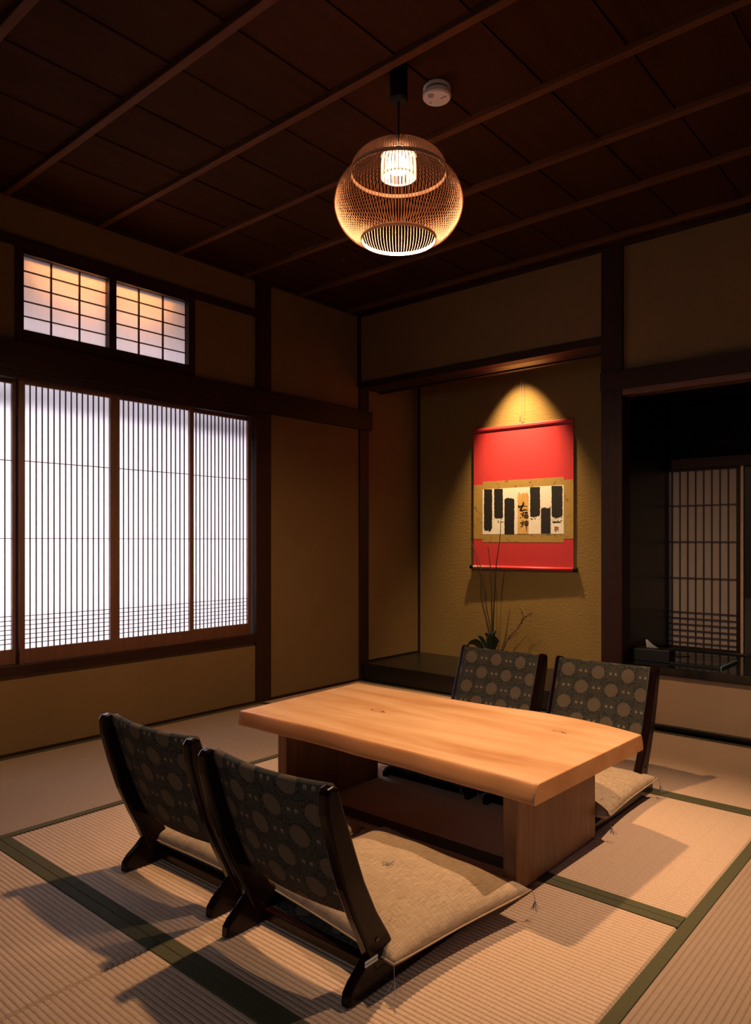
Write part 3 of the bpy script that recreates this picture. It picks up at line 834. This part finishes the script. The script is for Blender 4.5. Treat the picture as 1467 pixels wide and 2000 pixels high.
for s_ in ([(752, 470, 3), (760, 478, 5)], [(728, 500, 5), (748, 494, 5), (768, 490, 3)], [(766, 492, 4), (752, 512, 4), (736, 522, 3)],
           [(752, 508, 4), (754, 530, 4), (750, 546, 3)], [(762, 514, 4), (770, 520, 4)], [(734, 546, 4), (744, 541, 4)],
           [(778, 488, 5), (784, 512, 5), (786, 530, 4)], [(778, 486, 4), (800, 480, 5), (818, 486, 5), (816, 512, 5), (810, 534, 4)],
           [(784, 508, 4), (812, 505, 4)], [(786, 530, 4), (812, 528, 4)], [(798, 470, 5), (798, 520, 5), (798, 560, 4), (799, 602, 2)]): ribbon(bm, s_, YC)
obj('character', bm, M['ink'], art)
bm = bmesh.new()   # red seal
for s_ in ([(1124, 552, 2.5), (1150, 548, 2.5), (1172, 560, 2.5)], [(1128, 566, 3), (1146, 560, 2.5), (1164, 566, 2.5)], [(1130, 552, 2.5), (1132, 580, 2.5)],
           [(1148, 546, 2), (1148, 590, 2)], [(1122, 582, 2.5), (1140, 578, 3), (1160, 582, 2.5)], [(1162, 560, 2), (1166, 590, 2), (1170, 606, 2)], [(1126, 594, 2), (1142, 598, 3), (1134, 606, 2)]): ribbon(bm, s_, YC)
obj('seal', bm, M['seal'], art)
bm = bmesh.new(); prism(bm, [(-.010, .995), (-.006, .985), (.004, .985), (.004, 1.010), (-.004, 1.014), (-.010, 1.008)], -HWs, HWs, axis=0); obj('top_bar', bm, M['red'], S)
bm = bmesh.new(); tube(bm, [(-HWs, -.004, -.002), (0, -.004, -.002), (HWs, -.004, -.002)], .0125, 20); obj('roller', bm, M['red'], S, smooth=True)
for s_ in (-1, 1):
    bm = bmesh.new(); tube(bm, [(s_*HWs, -.004, -.002), (s_*(HWs+.004), -.004, -.002), (s_*(HWs+.026), -.004, -.002), (s_*(HWs+.03), -.004, -.002)], [.0125, .014, .014, .011], 20); obj('roller_knob', bm, M['black_gloss'], S, smooth=False)
bm = bmesh.new(); tube(bm, [(.014, -.002, 1.012), (.014, -.002, 1.2), (.014, -.001, 1.40), (.014, 0, 1.60)], .0009, 6); obj('hanging_wire', bm, M['thread'], S)
bm = bmesh.new(); tube(bm, [(.014, -.002, 1.010), (.014, -.002, 1.028)], .0032, 8); tube(bm, [(-.008, -.002, 1.030), (-.008, -.002, 1.05), (-.0075, -.002, 1.075)], [.003, .0022, .001], 8); obj('wire_clip', bm, M['cord'], S)
bm = bmesh.new(); tube(bm, [(-.0075, -.002, 1.07), (-.006, -.002, 1.25), (.0, -.001, 1.45), (.012, 0, 1.6)], .0006, 5); obj('hanging_wire', bm, M['thread'], S)

# ------------------------------------------------------------------ flower arrangement in the alcove
FX, FY = -2.63, 4.26
F_ = thing('flower_arrangement', 'dark vase with tall bare stems, leaves and budding twigs in the alcove', 'flower arrangement', (FX, FY, .121))
bm = bmesh.new(); lathe(bm, [(0, 0), (.045, 0), (.06, .02), (.068, .05), (.06, .085), (.038, .11), (.034, .122), (.038, .128), (.032, .128), (.030, .11), (0, .10)], 40); obj('vase', bm, M['vase'], F_, smooth=True)
def stem(pts, r=.0035, name='stem', mat=None):
    pts = [(x - FX, y - FY, z - .121) for x, y, z in pts]; n = len(pts)
    q = spl(pts, 5); m_ = len(q)
    bm = bmesh.new(); tube(bm, q, [r * (1 - .65 * i / m_) for i in range(m_)], 7); return obj(name, bm, mat or M['stem'], F_, smooth=True)
stem([(-2.635, 4.26, .16), (-2.645, 4.25, .36), (-2.71, 4.25, .60), (-2.715, 4.25, .81), (-2.79, 4.25, .98), (-2.80, 4.25, 1.02)], .005)
stem([(-2.63, 4.26, .16), (-2.635, 4.25, .38), (-2.69, 4.25, .62), (-2.712, 4.25, .74), (-2.76, 4.25, .88)], .004)
stem([(-2.62, 4.26, .16), (-2.625, 4.25, .40), (-2.630, 4.25, .66), (-2.637, 4.25, .81), (-2.66, 4.25, .98)], .0058)
stem([(-2.615, 4.26, .16), (-2.615, 4.25, .42), (-2.600, 4.25, .70), (-2.590, 4.25, .84), (-2.562, 4.25, 1.02), (-2.556, 4.25, 1.15)], .0052)
stem([(-2.61, 4.26, .16), (-2.618, 4.25, .42), (-2.602, 4.25, .68)], .004)
def twig(pts, r, nb, spread=.010, rb=.004):
    o = stem(pts, r, 'twig'); q = spl([(x - FX, y - FY, z - .121) for x, y, z in pts], 12)
    for k in range(nb):
        p = q[int(len(q) * (.18 + .82 * k / nb))]; s_ = random.uniform(.6, 1.2) * rb
        c = Vector(p) + Vector((random.uniform(-1, 1), random.uniform(-.6, .6), random.uniform(-1, 1))) * spread
        bm = bmesh.new(); bmesh.ops.create_icosphere(bm, subdivisions=1, radius=s_, matrix=Matrix.Translation(c) @ Matrix.Diagonal((1, 1, 1.5, 1)))
        obj('bud', bm, M['bud'], o)
twig([(-2.60, 4.26, .16), (-2.55, 4.25, .24), (-2.50, 4.25, .34), (-2.42, 4.24, .42), (-2.375, 4.24, .49), (-2.315, 4.24, .525)], .005, 54)
twig([(-2.395, 4.24, .46), (-2.38, 4.24, .50), (-2.41, 4.24, .56)], .003, 12)
twig([(-2.58, 4.26, .20), (-2.525, 4.25, .33), (-2.505, 4.25, .43), (-2.485, 4.25, .55)], .004, 14, .006, .003)
twig([(-2.58, 4.26, .16), (-2.48, 4.25, .24), (-2.41, 4.25, .32), (-2.345, 4.25, .385)], .003, 9, .006, .003)
twig([(-2.50, 4.25, .33), (-2.44, 4.25, .375), (-2.385, 4.25, .405)], .002, 6, .005, .003)
def leaf(base, tip, w, droop=.02):
    b = Vector(base); t_ = Vector(tip); d = t_ - b; side = d.cross(Vector((0, 1, 0))).normalized()
    if side.length < .1: side = Vector((1, 0, 0))
    bm = bmesh.new(); rows = []
    for i in range(9):
        f = i / 8; c = b + d * f + Vector((0, -.01, droop)) * math.sin(f*PI); ww = w * math.sin(PI * min(1, f ** .8 * .97 + .03)) + .0004
        rows.append([bm.verts.new(c + side * ww * s_ + Vector((0, -.25 * ww * abs(s_), 0)) - Vector((FX, FY, .121))) for s_ in (-1, -.5, 0, .5, 1)])
    for a, q in zip(rows, rows[1:]):
        for k in range(4): bm.faces.new((a[k], a[k+1], q[k+1], q[k]))
    bmesh.ops.solidify(bm, geom=bm.faces, thickness=.0008)
    obj('leaf', bm, M['leaf'], F_, smooth=True)
for q in (((-2.66, 4.24, .22), (-2.80, 4.22, .28), .024, .05), ((-2.66, 4.24, .20), (-2.77, 4.20, .22), .026, .03), ((-2.65, 4.24, .25), (-2.73, 4.23, .34), .018, .03),
          ((-2.64, 4.24, .24), (-2.60, 4.2, .38), .022, .02), ((-2.60, 4.24, .25), (-2.53, 4.21, .30), .024, .06), ((-2.63, 4.23, .18), (-2.70, 4.18, .25), .024, .04),
          ((-2.61, 4.24, .20), (-2.55, 4.2, .22), .02, .03), ((-2.62, 4.24, .26), (-2.57, 4.22, .40), .015, .02), ((-2.70, 4.24, .24), (-2.825, 4.22, .235), .014, .06),
          ((-2.63, 4.25, .30), (-2.66, 4.22, .37), .014, .02)): leaf(*q)

# ------------------------------------------------------------------ things on the nook desk
tbx = thing('tissue_box', 'black tissue box on the nook desk, white tissue pulled out', 'tissue box', (-1.475, 4.075, .330), math.radians(3))
bm = bmesh.new(); box(bm, -.105, .105, -.06, .06, 0, .068, .003); obj('box_body', bm, M['black'], tbx)
bm = bmesh.new(); box(bm, -.05, .05, -.012, .012, .068, .0695); obj('slot', bm, M['black_gloss'], tbx)
bm = bmesh.new()
v = [bm.verts.new(p) for p in ((-.034, .0, .069), (.030, .004, .069), (-.026, -.006, .112), (-.040, .002, .114), (-.002, -.003, .09))]
bm.faces.new((v[0], v[1], v[4])); bm.faces.new((v[0], v[4], v[2])); bm.faces.new((v[0], v[2], v[3]))
bmesh.ops.solidify(bm, geom=bm.faces, thickness=.0012); obj('tissue', bm, M['tissue'], tbx)
fo = thing('folder', 'black folder lying flat on the nook desk right of the tissue box, painted edge shine', 'folder', (-1.24, 4.16, .330), math.radians(-1))
bm = bmesh.new(); box(bm, -.16, .14, -.14, .15, 0, .0025, .001); box(bm, -.16, .14, -.14, .15, .009, .0115, .001); box(bm, -.163, -.158, -.14, .15, 0, .0115, .001); obj('cover', bm, M['black_gloss'], fo)
bm = bmesh.new(); box(bm, -.157, .136, -.137, .147, .0024, .0091); obj('page_block', bm, M['page_dark'], fo)
o = obj('edge_strip', B(.136, .1425, -.138, .148, .0026, .0125), M['edge_shine'], fo); o['label'] = 'pale blue strip standing for the edge reflection'
bm = bmesh.new(); tube(bm, [(-.145, .03, .013), (-.12, .07, .013), (-.10, .115, .013)], .0015, 6); tube(bm, [(-.145, .03, .013), (-.155, .045, .013), (-.15, .06, .013)], .0015, 6); obj('clip', bm, M['chrome'], fo)

# ------------------------------------------------------------------ light
def area(name, loc, rot, sx, sy, power, col, shape='RECTANGLE', spread=180):
    l = bpy.data.lights.new(name, 'AREA'); l.shape = shape; l.size = sx; l.size_y = sy; l.energy = power; l.color = col
    l.spread = math.radians(spread)
    o = bpy.data.objects.new(name, l); o.location = loc; o.rotation_euler = rot; COL.objects.link(o); return o
def spot(name, loc, target, power, col, size, blend, rad):
    l = bpy.data.lights.new(name, 'SPOT'); l.energy = power; l.color = col; l.spot_size = math.radians(size); l.spot_blend = blend; l.shadow_soft_size = rad
    o = bpy.data.objects.new(name, l); o.location = loc
    o.rotation_euler = (Vector(target) - Vector(loc)).to_track_quat('-Z', 'Y').to_euler(); COL.objects.link(o); return o
WARM = (1, .65, .35)
spot('lamp_bulb_light', (LX, LY, 2.235), (LX, LY, 0), 165, WARM, 160, .6, .035)
area('daylight_outside', (-4.45, 1.94, .85), (0, math.radians(-90), 0), 1.6, 2.6, 76, (.95, .93, 1), spread=100)
area('daylight_upper', (XL - .20, 1.94, 1.84), (0, math.radians(-115), 0), .10, 1.1, .7, (.95, .88, 1))
area('corridor_tube', (XL - .085, 1.92, 2.375), (0, math.radians(-50), 0), .02, .62, 10, (1, .38, .09))
o = area('daylight_rear', (-.15, YR - .25, 1.5), (0, 0, 0), 2.2, .9, 9, (.80, .86, 1), spread=110)
o.rotation_euler = (Vector((-1.0, .9, 0)) - o.location).to_track_quat('-Z', 'Y').to_euler()
spot('alcove_spotlight', (-2.565, 4.27, 2.42), (-2.565, 4.52, 1.1), 280, (1, .67, .34), 62, 1, .012)
area('nook_daylight', (-1.4, 5.1, .5), (math.radians(-90), 0, 0), .9, .6, .8, (.8, .8, 1))
# shaded spotlight on the ceiling, right of the picture
QX, QY, QZ = -.20, 2.86, 2.45
spot('ceiling_spot_light', (QX, QY, QZ), (-1.02, 2.15, 0), 300, (1, .72, .50), 56, 1, .007)
trim(B(QX - .16, QX + .16, QY + .040, QY + .043, QZ - .19, ZC), M['black'])  # unseen plate added to cut the spot's light off the back floor
w = bpy.data.worlds.new('dim'); sc.world = w; w.use_nodes = True
w.node_tree.nodes['Background'].inputs[0].default_value = (.25, .30, .4, 1); w.node_tree.nodes['Background'].inputs[1].default_value = .05

# ------------------------------------------------------------------ camera
cd = bpy.data.cameras.new('camera'); cam = bpy.data.objects.new('camera', cd); COL.objects.link(cam)
cam.location = (0, 0, 1.0); cam.rotation_euler = (math.radians(90), 0, math.radians(40.83))
cd.sensor_fit = 'VERTICAL'; cd.sensor_height = 24; cd.lens = 1416 / 2000 * 24; cd.shift_y = 55 / 2000
cd.clip_start = .05; sc.camera = cam
sc.view_settings.view_transform = 'Standard'; sc.view_settings.look = 'None'; sc.view_settings.gamma = 1
sc.view_settings.use_curve_mapping = False; sc.view_settings.exposure = 0
sc.cycles.max_bounces = 8; sc.cycles.diffuse_bounces = 4; sc.cycles.use_denoising = True
sc.cycles.sample_clamp_indirect = 4
